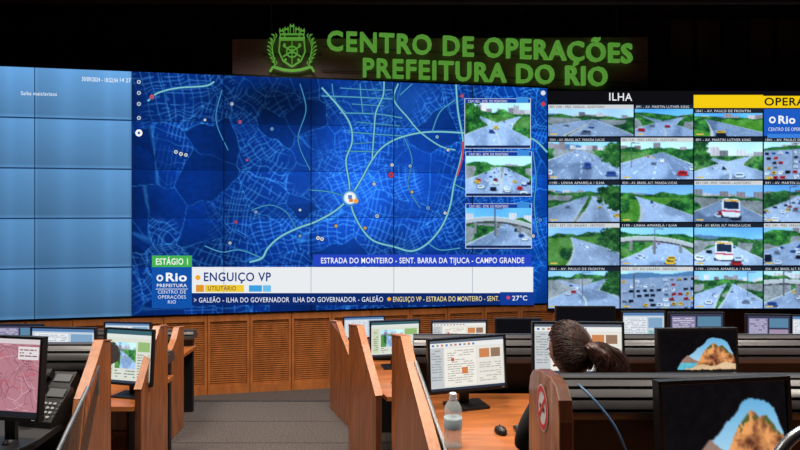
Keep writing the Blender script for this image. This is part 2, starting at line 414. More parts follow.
for pts,w in roads:
    a_line(a,L,smooth(pts),w+0.8,(24,90,146),0.003); a_line(a,L,smooth(pts),w*0.8,teal if w>1.4 else teal2,0.004)
a_line(a,L,smooth([(463,142),(462,158),(457,176)]),1.7,(196,70,90),0.0045)
for X in seam:
    if X<2.3: a_line(a,L,[(lpx(X),lpy(X,ZT)),(lpx(X),lpy(X,ZB))],0.9,(4,18,54) if X>XB+0.1 else (18,40,70),0.005)
for i in range(1,5):
    z=ZT-(ZT-ZB)/5*i
    a.poly([W(-8.1,z-0.006,0.005),W(XB,z-0.006,0.005),W(XB,z+0.006,0.005),W(-8.1,z+0.006,0.005)],ART,(20,44,76))
    a.poly([W(-8.1,z-0.012,0.004),W(XB,z-0.012,0.004),W(XB,z+0.012,0.004),W(-8.1,z+0.012,0.004)],ART,(56,100,148))
    a.poly([W(XB,z-0.004,0.0025),W(2.325,z-0.004,0.0025),W(2.325,z+0.004,0.0025),W(XB,z+0.004,0.0025)],ART,(5,24,70))
for (x,y,c,r) in [(391,175,(205,50,70),2.8),(240,122,(190,76,116),1.8),(236,222,(190,60,110),1.6),(152,97,(215,90,100),2.2),(247,160,(180,80,120),1.4),
 (232,104,(200,208,220),1.6),(272,129,(120,160,200),1.6),(181,154,(210,215,220),2.0),(374,184,(220,225,230),1.6),(377,216,(190,200,215),1.9),(336,226,(230,180,60),1.5),
 (392,165,(230,230,235),1.6),(410,166,(150,190,220),1.6),(318,238,(225,225,230),1.9),(322,239,(225,225,230),1.9),(437,137,(150,200,220),1.6),(448,150,(230,230,230),1.5),(256,212,(140,170,210),1.6),(445,213,(225,230,235),1.5),(428,208,(110,160,210),1.9),
 (230,243,(200,210,220),1.5),(300,236,(140,170,210),1.5),(365,228,(230,180,60),1.5),(176,152,(210,215,220),1.9),(186,155,(210,215,220),1.8),(462,96,(210,80,100),1.8),(533,236,(220,225,230),1.6),(540,220,(90,150,220),1.8),(412,192,(230,200,90),1.4),(300,210,(225,230,235),1.3),(205,120,(225,230,235),1.3)]:
    a_circ(a,L,x,y,r+0.7,(16,44,100),0.0055,ry=r+0.7); a_circ(a,L,x,y,r,c,0.006); a_circ(a,L,x,y,r*0.45,(50,80,130),0.0065)
for k,(r,c) in enumerate([(8.5,(60,130,205)),(6.5,(180,218,244)),(5.2,(245,248,250))]): a_circ(a,L,350,198,r,c,0.0048+0.0006*k,20)
a_rect(a,L,348,195,352,199,(90,130,200),0.0075); a_rect(a,L,349,199,353,202,(230,120,60),0.0076); a_circ(a,L,356,201,2.4,(235,170,60),0.0078)
for y in (82,93,104,118): a_circ(a,L,139,y,3.4,(20,44,96),0.005); a_circ(a,L,139,y,2,(190,205,225),0.0055); a_circ(a,L,139,y,1.0,(30,60,120),0.006)
a_circ(a,L,139,133,3.6,(245,248,250),0.006); a_circ(a,L,139,133,1.4,(60,90,140),0.0065); a_circ(a,L,543,93,2.4,(220,225,230),0.006); a_circ(a,L,543,104,2.2,(200,60,70),0.006)
a_text(a,L,'30/09/2024 - 18:52:04',82,81,118,82.5,4.0,(225,235,245),bold=0.02); a_text(a,L,'14 27',120,82,131,82.5,4.0,(225,235,245),bold=0.02)
a_text(a,L,'Saiba mais/avisos',21,95,57,96,3.6,(225,235,245),bold=0.01)
for (x0,y0,x1,y1,sd,kd) in [(465,100,530,148,11,'curve'),(466,153,531,196,12,'traffic'),(466,205,531,248,19,'via')]:
    a_rect(a,L,x0-0.7,y0-1.5,x1+0.8,y1+0.6,(190,206,224),0.005)
    a.grid(L,x0,y0+2,x1,y1,96,66,still(sd,kd),0.006,ART)
    a_rect(a,L,x0,y0-1,x1,y0+3,(16,60,160),0.007); a_text(a,L,'CAM 1832 - ESTR. DO MONTEIRO',x0+3,y0+2.6,x0+42,y0+2.6,2.4,(235,235,240),0.008); a_rect(a,L,x1-14,y0-3,x1-2,y0+3,(60,140,220),0.008)
    a_rect(a,L,x0,y1-2.5,x1,y1,(20,40,90),0.007)
a_rect(a,L,152,255.5,192,267,(70,178,84),0.006); a_text(a,L,'ESTÁGIO 1',156,264.5,188,264.5,6,(245,250,245),0.008,0.015)
a_rect(a,L,313,254.5,531,266,(38,70,196),0.006); a_text(a,L,'ESTRADA DO MONTEIRO - SENT. BARRA DA TIJUCA - CAMPO GRANDE',321,263.2,524,263,5.4,(240,244,252),0.008,0.014)
a_rect(a,L,192,267,533,293,(234,237,240),0.006)
a_rect(a,L,152,267,192,308,(18,82,168),0.007)
a_circ(a,L,160,278,3.4,(240,244,250),0.009); a_circ(a,L,160,278,1.8,(18,82,168),0.0095)
a_text(a,L,'Rio',166,281,187,281,8,(245,248,252),0.009,0.03); a_text(a,L,'PREFEITURA',157,287,187,287,3.2,(235,240,248),0.009,0.01)
for i,t in enumerate(['CENTRO DE','OPERAÇÕES','RIO']): a_text(a,L,t,(158 if i<2 else 168),293.5+i*5,(186 if i<2 else 176),293.5+i*5,3.2,(225,232,245),0.009)
a_rect(a,L,156,288.6,188,289.3,(200,215,240),0.009)
a_circ(a,L,198,277.5,2.6,(240,170,50),0.009); a_text(a,L,'ENGUIÇO VP',204,281,271,281,8.4,(30,60,130),0.009,0.018)
a_rect(a,L,196,284.8,204,291.8,(225,150,40),0.008); a_rect(a,L,205,284.8,244,291.8,(240,205,60),0.008); a_text(a,L,'UTILITÁRIO',208,290.4,236,290.4,4.4,(120,70,30),0.009,0.01)
a_rect(a,L,249,285.2,262,291.6,(60,160,225),0.008); a_rect(a,L,263,285.2,271,291.6,(110,190,235),0.008)
a_rect(a,L,192,293,506,305,(14,42,110),0.0065); a_rect(a,L,500,292,534,305,(20,60,150),0.007)
a_text(a,L,'> GALEÃO - ILHA DO GOVERNADOR  ILHA DO GOVERNADOR - GALEÃO',194,302.4,383,301.6,4.8,(225,232,245),0.009,0.006)
a_circ(a,L,389,299,2,(240,170,50),0.009); a_text(a,L,'ENGUIÇO VP - ESTRADA DO MONTEIRO - SENT.',393,301.6,499,300.8,4.8,(240,225,150),0.009,0.006)
a_circ(a,L,508,297.5,1.8,(220,70,90),0.009); a_text(a,L,'27°C',512,300.4,527,300.2,4.6,(240,244,250),0.009,0.01)
for X in seam:
    if -3.6<X<2.3: a_line(a,L,[(lpx(X),267),(lpx(X),293)],0.7,(170,180,196),0.0085)
a.obj('screen_artwork',vw,recalc=False)

# ================================================================ RIGHT CCTV WALL
bz=B(); bz.box((5.35,9.6,2.785),(6.02,0.18,3.5),BLK); cw=bz.obj('cctv_video_wall')
a=B()
def navy(U,V): return A3(12,20,34)+0*U[...,None]
a.grid(R,547,91,920,309,10,6,navy,0.002,BASE)
a_rect(a,R,547,91,693,104,(16,16,20),0.006); a_text(a,R,'ILHA',609,100.5,632,101,7.5,(235,238,240),0.01,0.01)
a_rect(a,R,693.5,95,920,108,(246,206,20),0.006); a_text(a,R,'OPERAÇÕES ESPECIAIS',764,105.5,900,105.5,7.5,(30,30,20),0.01,0.02)
a_rect(a,R,693.5,91,763,95,(16,16,20),0.0065); a_rect(a,R,763,91,920,96,(16,16,20),0.0065)
names=['BRS 1540 - PRES. VARGAS - AUDITORIO','0241 - AV. BRASIL ALT. PARADA LUCAS','1190 - LINHA AMARELA / ILHA','0322 - EST. DO GALEÃO - SENTIDO','1841 - AV. PAULO DE FRONTIN','B91 - AV. MARTIN LUTHER KING']
colx=[547.5,620,693.5,763,836,909]; rows=[104,137,180,222.5,266,309]
kinds=['hw','wide','hw','field','curve', 'curve','wide','field','via','park', 'field','curve','bus','bus','hw', 'hw','park','traffic','traffic','via', 'wide','traffic','via','park','hw']
k=0
for c in range(5):
    for r in range(5):
        x0,x1=colx[c]+0.7,colx[c+1]-0.7; y0,y1=rows[r]+0.8,rows[r+1]-0.8
        if c==0 and r==0: x1+=14
        if c==1 and r==0: x0+=14
        if c>=2 and r==0: y0=109
        if c==3 and r==0:
            a_rect(a,R,x0,y0,x1,y1,(30,92,196),0.006)
            a_circ(a,R,772,120,3.4,(240,244,250),0.01); a_circ(a,R,772,120,1.8,(30,92,196),0.011)
            a_text(a,R,'Rio',778,123.5,795,123.5,7.5,(240,244,250),0.01,0.03); a_text(a,R,'CENTRO DE OPERAÇÕES',768,131,812,131,3.4,(225,232,245),0.01)
            a_rect(a,R,767,134,824,138,(60,130,220),0.009); k+=1; continue
        a.grid(R,x0,y0+4,x1,y1,(96 if c<4 else 40),(54 if c<4 else 24),still(900+k*17,kinds[k]),0.006,ART)
        a_rect(a,R,x0,y0,x1,y0+4.2,(30,38,52) if (k%3) else (206,212,216),0.008)
        a_text(a,R,names[k%6],x0+1.5,y0+3.3,x0+min(x1-x0-4,56),y0+3.3,2.4,(220,224,230) if (k%3) else (30,36,50),0.01)
        a_rect(a,R,x0+2,y1-2.6,x0+9,y1-1.2,(215,190,90),0.009)
        k+=1
a.obj('screen_artwork',cw,recalc=False)

# ================================================================ SIGN
bs=B()
pr=L(650,36,-0.06); pl=L(232,38,-0.06)
q1=Vector((pr.x,pr.y,4.56)); q0=Vector((pl.x,pl.y,4.60))
bs.extr([q0,q1,pr,pl],-NL*0.12,SIGNB)
bs.tube([L(262,54,-0.03),L(322,54,-0.03)],0.012,WALL2,6); bs.tube([L(322,46,-0.03),L(646,62,-0.03)],0.008,WALL2,6); bs.tube([L(322,70,-0.03),L(646,83,-0.03)],0.008,WALL2,6)
for t in (0.08,0.92):
    p=pl.lerp(pr,t)+Vector((0,0.08,0)); bs.tube([(p.x,p.y,5.0),(p.x,p.y,6.05)],0.02,WALL,6)
sg=bs.obj('illuminated_sign')
a=B()
a_text(a,L,'CENTRO DE OPERAÇÕES',327,49.8,632,62.8,18.4,None,0.0,0.018,GREEN,0.05,0.6,1.12)
a_text(a,L,'PREFEITURA DO RIO',363,76.6,607,85.8,18.0,None,0.0,0.018,GREEN,0.05,0.6,1.12)
a.obj('sign_letters',sg,recalc=False)
a=B()
def cx_(pts,e=0.03): a.extr([L(x,y,0.0) for x,y in pts],NL*e,GREEN)
def circ(x,y,r,n=14,ry=None,e=0.03): cx_([(x+r*math.cos(2*math.pi*i/n),y+(ry or r)*math.sin(2*math.pi*i/n)) for i in range(n)],e)
def bar(p,q,w,e=0.03):
    d=math.hypot(q[0]-p[0],q[1]-p[1]); nx,ny=-(q[1]-p[1])/d*w/2,(q[0]-p[0])/d*w/2
    cx_([(p[0]-nx,p[1]-ny),(q[0]-nx,q[1]-ny),(q[0]+nx,q[1]+ny),(p[0]+nx,p[1]+ny)],e)
sh=[(280,40),(304,40),(305,52),(301,61),(292,67),(283,61),(279,52)]
for i in range(len(sh)): bar(sh[i],sh[(i+1)%len(sh)],1.4)
for i in range(12):
    g0,g1=math.radians(30*i),math.radians(30*i+30); bar((292+5.5*math.cos(g0),52+5.5*math.sin(g0)),(292+5.5*math.cos(g1),52+5.5*math.sin(g1)),1.1)
bar((283,57),(301,46),1.0,0.04); bar((283,46),(301,57),1.0,0.04); bar((292,42),(292,65),0.9,0.04); circ(292,52,1.8,e=0.05)
for x,y in ((284.5,45),(299.5,45),(285.5,60),(298.5,60)): circ(x,y,1.3,8)
bar((279,38.3),(305,38.3),1.6); bar((281,34.6),(303,34.6),1.4)
for x in (280,284.5,299.5,304): bar((x,38.5),(x+(0.5 if x<292 else -0.5),34),1.2)
for x,t in ((281.5,30),(286.5,28.5),(292,25.5),(297.5,28.5),(302.5,30)):
    bar((x-1.7,34),(x-1.7,t+1),0.9); bar((x+1.7,34),(x+1.7,t+1),0.9); bar((x-2.4,t+1),(x+2.4,t+1),1.2); bar((x-2,t-0.4),(x-1,t-0.4),1.4); bar((x+1,t-0.4),(x+2,t-0.4),1.4)
for sgn in (-1,1):
    for i in range(8):
        t=i/7; yy=37+t*27; xx=292+sgn*(16+4.5*math.sin(t*math.pi))
        cx_([(xx,yy+1.6),(xx+sgn*1.6,yy-0.2),(xx+sgn*4.6,yy-2.6),(xx+sgn*2.0,yy-2.2)]); cx_([(xx,yy+1.6),(xx-sgn*0.2,yy-1.0),(xx+sgn*0.6,yy-3.6),(xx-sgn*1.4,yy-1.4)])
    bar((292+sgn*17,66),(292+sgn*21,40),0.8)
for (p,q) in [((273,67),(283,70)),((283,70),(292,71)),((292,71),(301,70)),((301,70),(311,67))]: bar(p,q,2.6)
bar((273,67),(270,72),2.0); bar((311,67),(314,72),2.0)
a.obj('sign_crest',sg)

# ================================================================ MONITORS
def msurf(M,w,h):
    def s(x,y,eps): return M@Vector(((x/100-0.5)*w,-0.0185-eps,h*(1-y/60)))
    return s
def rows_(a,s,x0,y0,x1,y1,n,c,sd,e=0.0016,th=0.4):
    rr=random.Random(sd); st=(y1-y0)/n
    for i in range(n):
        x=x0
        while x<x1-2:
            w=rr.uniform(2,9); xe=min(x1,x+w)
            if rr.random()<0.75: a_rect(a,s,x,y0+i*st,xe,y0+i*st+st*th,c,e)
            x=xe+1.0
def c_mail(a,s):
    a_rect(a,s,0,0,100,60,(222,222,216),0.0006,BASE); a_rect(a,s,0,0,100,3.5,(98,108,122),0.001); a_rect(a,s,0,3.5,100,9,(236,236,234),0.001)
    for i in range(10): a_rect(a,s,3+i*6,5,6+i*6,7.5,[(90,130,190),(160,160,160),(214,120,60)][i%3],0.0015)
    a_rect(a,s,0,9,18,57,(198,202,204),0.001); rows_(a,s,2,12,16,50,12,(150,156,164),1)
    a_rect(a,s,19,10,62,56,(240,236,226),0.001); rows_(a,s,23,13,59,54,15,(178,174,168),2)
    a_rect(a,s,63,10,99,56,(232,228,218),0.001); rows_(a,s,66,30,96,54,9,(180,174,168),3)
    a_rect(a,s,66,13,80,24,(206,134,84),0.002); a_rect(a,s,82,13,95,24,(150,120,98),0.002); a_rect(a,s,42,34,50,42,(212,128,74),0.002); a_rect(a,s,28,22,32,26,(200,90,60),0.002)
    a_rect(a,s,0,57.5,100,60,(50,60,80),0.002)
def c_web(a,s):
    a_rect(a,s,0,0,100,60,(220,224,212),0.0006,BASE); a_rect(a,s,0,0,100,5,(60,100,112),0.001); a_rect(a,s,0,5,100,9,(226,230,226),0.001)
    a.grid(s,20,14,66,44,40,24,still(45,'field'),0.0015,ART); a_rect(a,s,70,13,96,24,(150,188,120),0.0015)
    rows_(a,s,70,27,96,55,9,(136,144,138),4); rows_(a,s,20,46,66,56,3,(130,140,130),5); a_rect(a,s,3,12,16,55,(204,214,186),0.0012); rows_(a,s,5,14,14,52,10,(130,146,120),6)
    a_rect(a,s,0,57.5,100,60,(60,70,90),0.0015)
def c_pink(a,s):
    a_rect(a,s,0,0,100,60,(182,126,138),0.0006,BASE); a_rect(a,s,0,0,100,4,(214,204,208),0.001)
    rr=random.Random(9)
    for i in range(120):
        x,y=rr.uniform(2,96),rr.uniform(6,55); p=[(x,y)]; g=rr.uniform(0,6.28)
        for _ in range(5):
            g+=rr.uniform(-0.6,0.6); p.append((min(99,max(1,p[-1][0]+5*math.cos(g))),min(55,max(5,p[-1][1]+3.4*math.sin(g)))))
        a_line(a,s,smooth(p,3),0.45,rr.choice([(120,66,86),(212,172,184),(150,92,110),(196,90,100)]),0.0012)
    a_rect(a,s,70,6,97,16,(226,218,220),0.0015); rows_(a,s,72,8,95,15,3,(130,90,100),7); a_rect(a,s,0,56,100,60,(34,36,44),0.0015)
def c_blue(a,s):
    a_rect(a,s,0,0,100,60,(196,210,222),0.0006,BASE); a_rect(a,s,0,0,100,6,(90,130,180),0.001)
    a_rect(a,s,4,9,58,54,(230,234,238),0.001); rows_(a,s,6,12,56,52,12,(150,166,188),8); a_rect(a,s,62,10,96,30,(130,166,200),0.001); a_rect(a,s,62,34,96,54,(160,200,200),0.001); rows_(a,s,64,36,94,52,5,(110,146,150),9)
def c_purp(a,s):
    a_rect(a,s,0,0,100,60,(58,60,84),0.0006,BASE); a_rect(a,s,4,6,48,50,(140,134,170),0.001); rows_(a,s,6,9,46,48,9,(210,206,222),10); a_rect(a,s,52,6,96,26,(90,134,164),0.001); a_rect(a,s,52,30,96,50,(160,144,172),0.001)
def c_dark(a,s): a_rect(a,s,0,0,100,60,(16,16,20),0.0006,BASE)
def c_rock(a,s):
    # view out of a dark sea cave: sky, sunlit rock stack, water and beach
    def fn(U,V):
        rg=np.random.default_rng(5); fb=0.4*vnoise(U,V,12,8,rg)+0.3*vnoise(U,V,30,20,rg)+0.3*vnoise(U,V,70,44,rg)
        rd=1-np.abs(vnoise(U,V,16,6,rg)*2-1)
        C=A3(15,13,15)+(fb[...,None]-0.5)*10
        x=U*100; y=V*60
        top=np.interp(x,[0,22,30,36,44,52,58,64,72,82,90,95,100],[70,58,44,38,34,25,22,14,11,13,18,30,44])+3*(fb-0.5)
        inn=(y>top)&(y<58+3*(fb-0.5))&(x>24)
        sky=A3(120,184,224)+(y[...,None]-20)*A3(1.8,1.0,0.5)
        O=sky+0*C
        rock=np.interp(x,[24,48,54,60,66,72,78,84,92,100],[70,52,40,30,22,19,24,22,32,40])+5*(fb-0.5)
        lit=np.clip(0.25+1.5*(fb-0.5)+0.75*rd-0.2*(x-70)/30,0,1)[...,None]
        far=np.interp(x,[24,32,38,44,52,60],[48,40,37,42,46,50])+2*(fb-0.5)
        O=np.where((y>far)[...,None],A3(110,84,72)+lit*40,O)
        O=np.where((y>48)[...,None],A3(60,150,172)+fb[...,None]*70,O)
        O=np.where(((y>rock)&(x>46))[...,None],A3(86,46,34)*(1-lit)+A3(238,164,100)*lit,O)
        O=np.where(((y>rock)&(y<rock+5)&(x>60)&(fb>0.52))[...,None],A3(84,96,50),O)
        sand=y>(53-0.10*(x-50)+2*np.sin(x*0.2)); O=np.where((sand&(x>34))[...,None],A3(222,190,150)+(fb[...,None]-0.5)*30,O)
        C=np.where(inn[...,None],O,C)
        return blur(C,1)
    a.grid(s,0,0,100,60,120,72,fn,0.0008,ART)
def monitor(cx,ty,by,Y,w,yaw,content,desk,tilt=0):
    X=(cx-400)/F*Y; zt=CZ-(ty-209)/F*Y; zb=CZ-(by-209)/F*Y; zb=max(zb,desk+0.06); h=zt-zb
    M=Matrix.Translation((X,Y,zb))@Matrix.Rotation(math.radians(yaw),4,'Z')@Matrix.Rotation(math.radians(tilt),4,'X')
    M0=Matrix.Translation((X,Y,desk))@Matrix.Rotation(math.radians(yaw),4,'Z')
    m=B(); t=0.014
    m.box((0,0.006,h/2),(w,0.022,h),BLK,M)
    m.box((0,-0.012,h-t/2),(w,0.018,t),BLK,M); m.box((0,-0.012,t*0.7),(w,0.018,t*1.4),BLK,M)
    m.box((-w/2+t/2,-0.012,h/2),(t,0.018,h-2*t),BLK,M); m.box((w/2-t/2,-0.012,h/2),(t,0.018,h-2*t),BLK,M)
    m.box((0,0.035,h*0.5),(w*0.55,0.04,h*0.5),BLK,M,0.85)
    nz=(zb-desk)+h*0.45
    m.box((0,0.065,nz/2+0.005),(0.06,0.025,nz),BLK,M0); m.box((0,0.03,0.0085),(0.24,0.17,0.015),BLK,M0)
    m.box((w/2-0.03,-0.022,t*0.7),(0.02,0.003,0.005),LGR,M)
    o=m.obj('computer_monitor',bevel=0.003)
    a=B(); M2=M@Matrix.Translation((0,0.01,t*1.4)); s_=msurf(M2,w-2*t,h-2.4*t)
    content(a,s_); a.obj('screen',o,recalc=False)
    return o
D1,D2,D3=1.60,1.45,1.10
monitor(1,336,419,3.0,0.46,-10,c_pink,D2,-4)
monitor(128,329,385,4.95,0.46,-14,c_web,D3,-4)
monitor(64,327,362,5.35,0.62,-6,c_blue,D3)
monitor(20,324,352,6.35,0.5,0,c_purp,D3)
monitor(128,322,345,6.4,0.52,-5,c_blue,D3)
monitor(364,316,348,6.9,0.48,10,c_blue,D3)
monitor(395,320,357,5.85,0.50,12,c_web,D3)
monitor(459,320,352,5.95,0.56,5,c_mail,D3)
monitor(518,318,350,5.95,0.46,0,c_dark,D3)
monitor(585,306,340,6.2,0.62,0,c_dark,D3)
monitor(643,311,345,6.0,0.44,0,c_blue,D3)
monitor(696,312,345,6.0,0.56,0,c_purp,D3)
monitor(768,314,345,6.0,0.44,-4,c_purp,D3)
monitor(812,315,345,6.0,0.42,-4,c_blue,D3)
monitor(468,337,391,3.62,0.51,17,c_mail,D2,-5)
monitor(578,322,376,3.55,0.54,-2,c_mail,D2,-3)
monitor(697,328,374,3.62,0.50,3,c_rock,D2,-3)
monitor(726,379,480,1.95,0.47,8,c_rock,D1,-4)

# ================================================================ DESKS / RAILS / SIDE PANELS
def rail(b,xa,xb,yc,zc,ry,rz,ribs=7):
    pts=[]; mats=[]; per=10
    for i in range(ribs*per+1):
        g=math.pi*(-0.08+1.16*i/(ribs*per)); q=i%per
        k=1.0 if q<8 else 0.88
        pts.append((xa,yc-ry*k*math.cos(g),zc+rz*k*math.sin(g))); mats.append(RUB if q<7 else RUBD)
    b.extr(pts,(xb-xa,0,0),RUB,mats)
def legs(b,pts,z0,z1):
    for x,y in pts: b.box((x,y,(z0+z1)/2),(0.06,0.5,z1-z0),DPAN)
b=B(); b.prism([(0.56,1.35),(3.4,1.35),(3.4,2.12),(0.56,2.12)],D1-0.035,D1,WOODT)
b.box((1.98,2.17,(0.85+1.94)/2),(2.84,0.06,1.09),DPAN); rail(b,0.549,3.4,2.15,1.965,0.14,0.09,9)
for x in (1.3,2.05,2.8): b.box((x,2.135,1.75),(0.012,0.012,0.3),GRY)
legs(b,[(2.0,1.8),(3.36,1.8)],0.85,D1-0.035)
b.obj('control_desk')
b=B()
prof=[(2.33,0.85),(2.33,1.96),(2.31,2.01),(2.26,2.045),(2.16,2.075),(2.02,2.09),(1.94,2.08),(1.895,2.045),(1.88,1.98),(1.88,0.85)]
b.extr([(0.5,y,z) for y,z in prof],(0.045,0,0),WOOD,[WOODD]*10)
pe=b.obj('desk_side_panel',bevel=0.006)
b=B()
cy,cz=2.10,1.955
def ring(b,x,r0,r1,m,n=32):
    for i in range(n):
        g0,g1=2*math.pi*i/n,2*math.pi*(i+1)/n
        b.poly([(x,cy+r0*math.cos(g0),cz+r0*math.sin(g0)),(x,cy+r1*math.cos(g0),cz+r1*math.sin(g0)),(x,cy+r1*math.cos(g1),cz+r1*math.sin(g1)),(x,cy+r0*math.cos(g1),cz+r0*math.sin(g1))],m)
b.poly([(0.4975,cy+0.080*math.cos(2*math.pi*i/32),cz+0.080*math.sin(2*math.pi*i/32)) for i in range(32)],WHT)
ring(b,0.4965,0.056,0.075,RED)
b.poly([(0.4962,cy-0.046,cz+0.034),(0.4962,cy-0.034,cz+0.046),(0.4962,cy+0.046,cz-0.034),(0.4962,cy+0.034,cz-0.046)],RED)
b.poly([(0.497,cy-0.036,cz-0.010),(0.497,cy+0.036,cz-0.010),(0.497,cy+0.036,cz+0.008),(0.497,cy-0.036,cz+0.008)],BLK)
b.obj('warning_sticker',pe,recalc=False)
b=B(); b.prism([(0.09,3.9),(0.245,2.98),(5.6,2.98),(5.6,3.92)],D2-0.035,D2,WOODT)
b.box((2.85,4.02,(0.7+1.66)/2),(5.5,0.06,0.96),DPAN); rail(b,0.09,5.6,4.0,1.69,0.15,0.125,8)
for x in (1.4,2.8,4.2): b.box((x,3.9,1.56),(0.02,0.04,0.2),GRY)
legs(b,[(1.42,3.6),(2.8,3.6),(4.2,3.6),(5.56,3.6)],0.7,D2-0.035)
b.obj('control_desk')
b=B(); b.prism([(-5.2,3.9),(-5.2,2.7),(-1.86,2.7),(-1.92,3.9)],D2-0.035,D2,DPAN)
b.box((-3.6,4.02,(0.7+1.6)/2),(3.3,0.06,0.9),DPAN); rail(b,-5.2,-1.93,4.0,1.64,0.13,0.12,7)
legs(b,[(-3.3,3.5),(-5.16,3.5)],0.7,D2-0.035)
b.obj('control_desk')
b=B(); b.prism([(-5.6,5.6),(-5.6,4.7),(-2.09,4.7),(-2.11,5.6)],D3-0.035,D3,WOODT); b.box((-3.85,5.62,0.78),(3.4,0.05,0.86),DPAN); rail(b,-5.5,-2.14,5.6,1.24,0.1,0.09,5)
legs(b,[(-3.6,5.3),(-5.4,5.3)],0.35,D3-0.035); b.obj('control_desk')
b=B(); b.prism([(-6.4,6.8),(-6.4,5.95),(-2.31,5.95),(-2.31,6.8)],D3-0.035,D3,WOODT); b.box((-4.3,6.82,0.78),(3.9,0.05,0.86),DPAN); rail(b,-6.4,-2.33,6.82,1.2,0.08,0.08,5)
legs(b,[(-4.4,6.5),(-6.3,6.5)],0.35,D3-0.035); b.obj('control_desk')
b=B(); b.prism([(-0.36,5.6),(-0.11,4.95),(5.6,4.95),(5.6,6.15),(-0.36,6.15)],D3-0.035,D3,WOODT); b.box((2.65,6.2,0.8),(5.9,0.05,0.9),DPAN); rail(b,-0.3,5.6,6.2,1.24,0.09,0.09,5)
legs(b,[(1.4,5.7),(3.6,5.7),(5.5,5.7)],0.35,D3-0.035); b.obj('control_desk')
b=B(); b.prism([(-0.66,7.0),(-0.40,6.4),(2.2,6.4),(2.2,7.0)],D3-0.035,D3,WOODT); b.box((0.8,7.03,0.7),(2.8,0.04,0.7),DPAN); legs(b,[(1.2,6.7),(2.1,6.7)],0.35,D3-0.035); b.obj('control_desk')
def part(pts,floor,th,glass=None,name='desk_side_panel'):
    b=B(); pp=[P(*p) for p in pts]
    poly=[Vector((pp[0].x,pp[0].y,floor))]+pp+[Vector((pp[-1].x,pp[-1].y,floor))]
    n=len(poly); b.extr(poly,th,WOOD,[WOODD]*(n-2)+[WOODD]+[WOODD])
    o=b.obj(name,bevel=0.005)
    c=B()
    for p,q in zip(pp[:-1],pp[1:]):
        d=(q-p); nrm=Vector(th).cross(d).normalized()
        if nrm.z<0: nrm=-nrm
        c.extr([p-Vector(th)*0.1,p-Vector(th)*0.1+nrm*0.010,q-Vector(th)*0.1+nrm*0.010,q-Vector(th)*0.1],Vector(th)*1.2,WOODL)
    c.obj('edge_trim',o)
    if glass:
        g=B(); gp=[P(*p) for p in glass]; g.extr(gp,Vector(th).normalized()*0.012,GLASS); g.obj('glass_wing',o)
        g=B(); g.tube([gp[0],gp[1]],0.011,MET,8); g.tube([gp[0],gp[-1]],0.008,MET,8); g.obj('wing_trim',o)
    return o
TH=0.05
part([(111,341,3.9),(103,341,3.72),(97,362,3.6),(84,400,3.42),(79,452,3.30)],0.7,(-TH,0,0),[(98,366,3.64),(57,452,3.06),(72,470,3.12),(84,470,3.34),(98,395,3.6)])
part([(168,326,5.35),(160,327,5.15),(155,342,5.02),(141,390,4.73)],0.35,(-TH,0,0))
part([(184,327,6.35),(179,328,6.2),(176,340,6.1),(168,360,5.88)],0.35,(-TH,0,0))
part([(334,321,6.95),(341,322,6.8),(346,336,6.6),(358,366,6.2)],0.35,(-TH,-0.01,0))
part([(354,325,5.65),(363,326,5.5),(368,345,5.3),(382,396,4.9)],0.35,(-TH,-0.015,0))
part([(399,335,4.0),(409,337,3.9),(415,362,3.65),(440,452,3.03)],0.7,(-TH,-0.01,0),[(416,362,3.62),(450,462,2.97),(440,470,3.0),(416,400,3.72)])
def pedestal(cx,cy,w,d,z0,z1,yaw):
    b=B(); M=Matrix.Translation((cx,cy,0))@Matrix.Rotation(math.radians(yaw),4,'Z')
    b.box((0,0,(z0+z1)/2),(w,d,z1-z0),WOODD,M)
    n=3; hh=(z1-z0-0.06)/n
    for i in range(n):
        z=z0+0.04+hh*(i+0.5); b.box((0,-d/2-0.008,z),(w-0.02,0.016,hh-0.012),WOOD,M); b.box((0,-d/2-0.025,z+hh*0.25),(w*0.4,0.012,0.012),MET,M)
    b.obj('drawer_pedestal',bevel=0.003)
pedestal(0.12,5.45,0.36,0.5,0.35,D3-0.036,0); pedestal(-2.42,5.2,0.36,0.5,0.35,D3-0.036,0); pedestal(0.5,3.68,0.36,0.45,0.7,D2-0.036,0)

# ================================================================ SMALL OBJECTS
def phone(x,y,z,yaw,sc=1.0):
    M=Matrix.Translation((x,y,z))@Matrix.Rotation(math.radians(yaw),4,'Z')@Matrix.Scale(sc,4)
    b=B()
    prof=[(-0.08,0.0),(0.10,0.0),(0.08,0.15),(0.06,0.17),(-0.08,0.03)]
    b.extr([M@Vector((-0.095,p,q)) for p,q in prof],M.to_3x3()@Vector((0.19,0,0)),BLK)
    T=M@Matrix.Translation((0,-0.08,0.03))@Matrix.Rotation(math.radians(45),4,'X')
    b.box((0.035,0.155,0.004),(0.10,0.046,0.008),GRY,T)
    for i in range(4):
        for j in range(3): b.box((0.006+j*0.028,0.025+i*0.024,0.004),(0.018,0.013,0.008),LGR,T)
    for i in range(5): b.box((0.088,0.03+i*0.02,0.003),(0.008,0.01,0.006),GRY,T)
    b.box((-0.06,0.10,0.034),(0.036,0.14,0.018),BLK,T); b.box((-0.06,0.03,0.018),(0.046,0.045,0.034),BLK,T); b.box((-0.06,0.17,0.018),(0.046,0.045,0.034),BLK,T)
    b.obj('desk_telephone',bevel=0.003)
phone(-1.99,3.38,D2,-12,1.1); phone(-2.12,3.68,D2,-8,1.1)
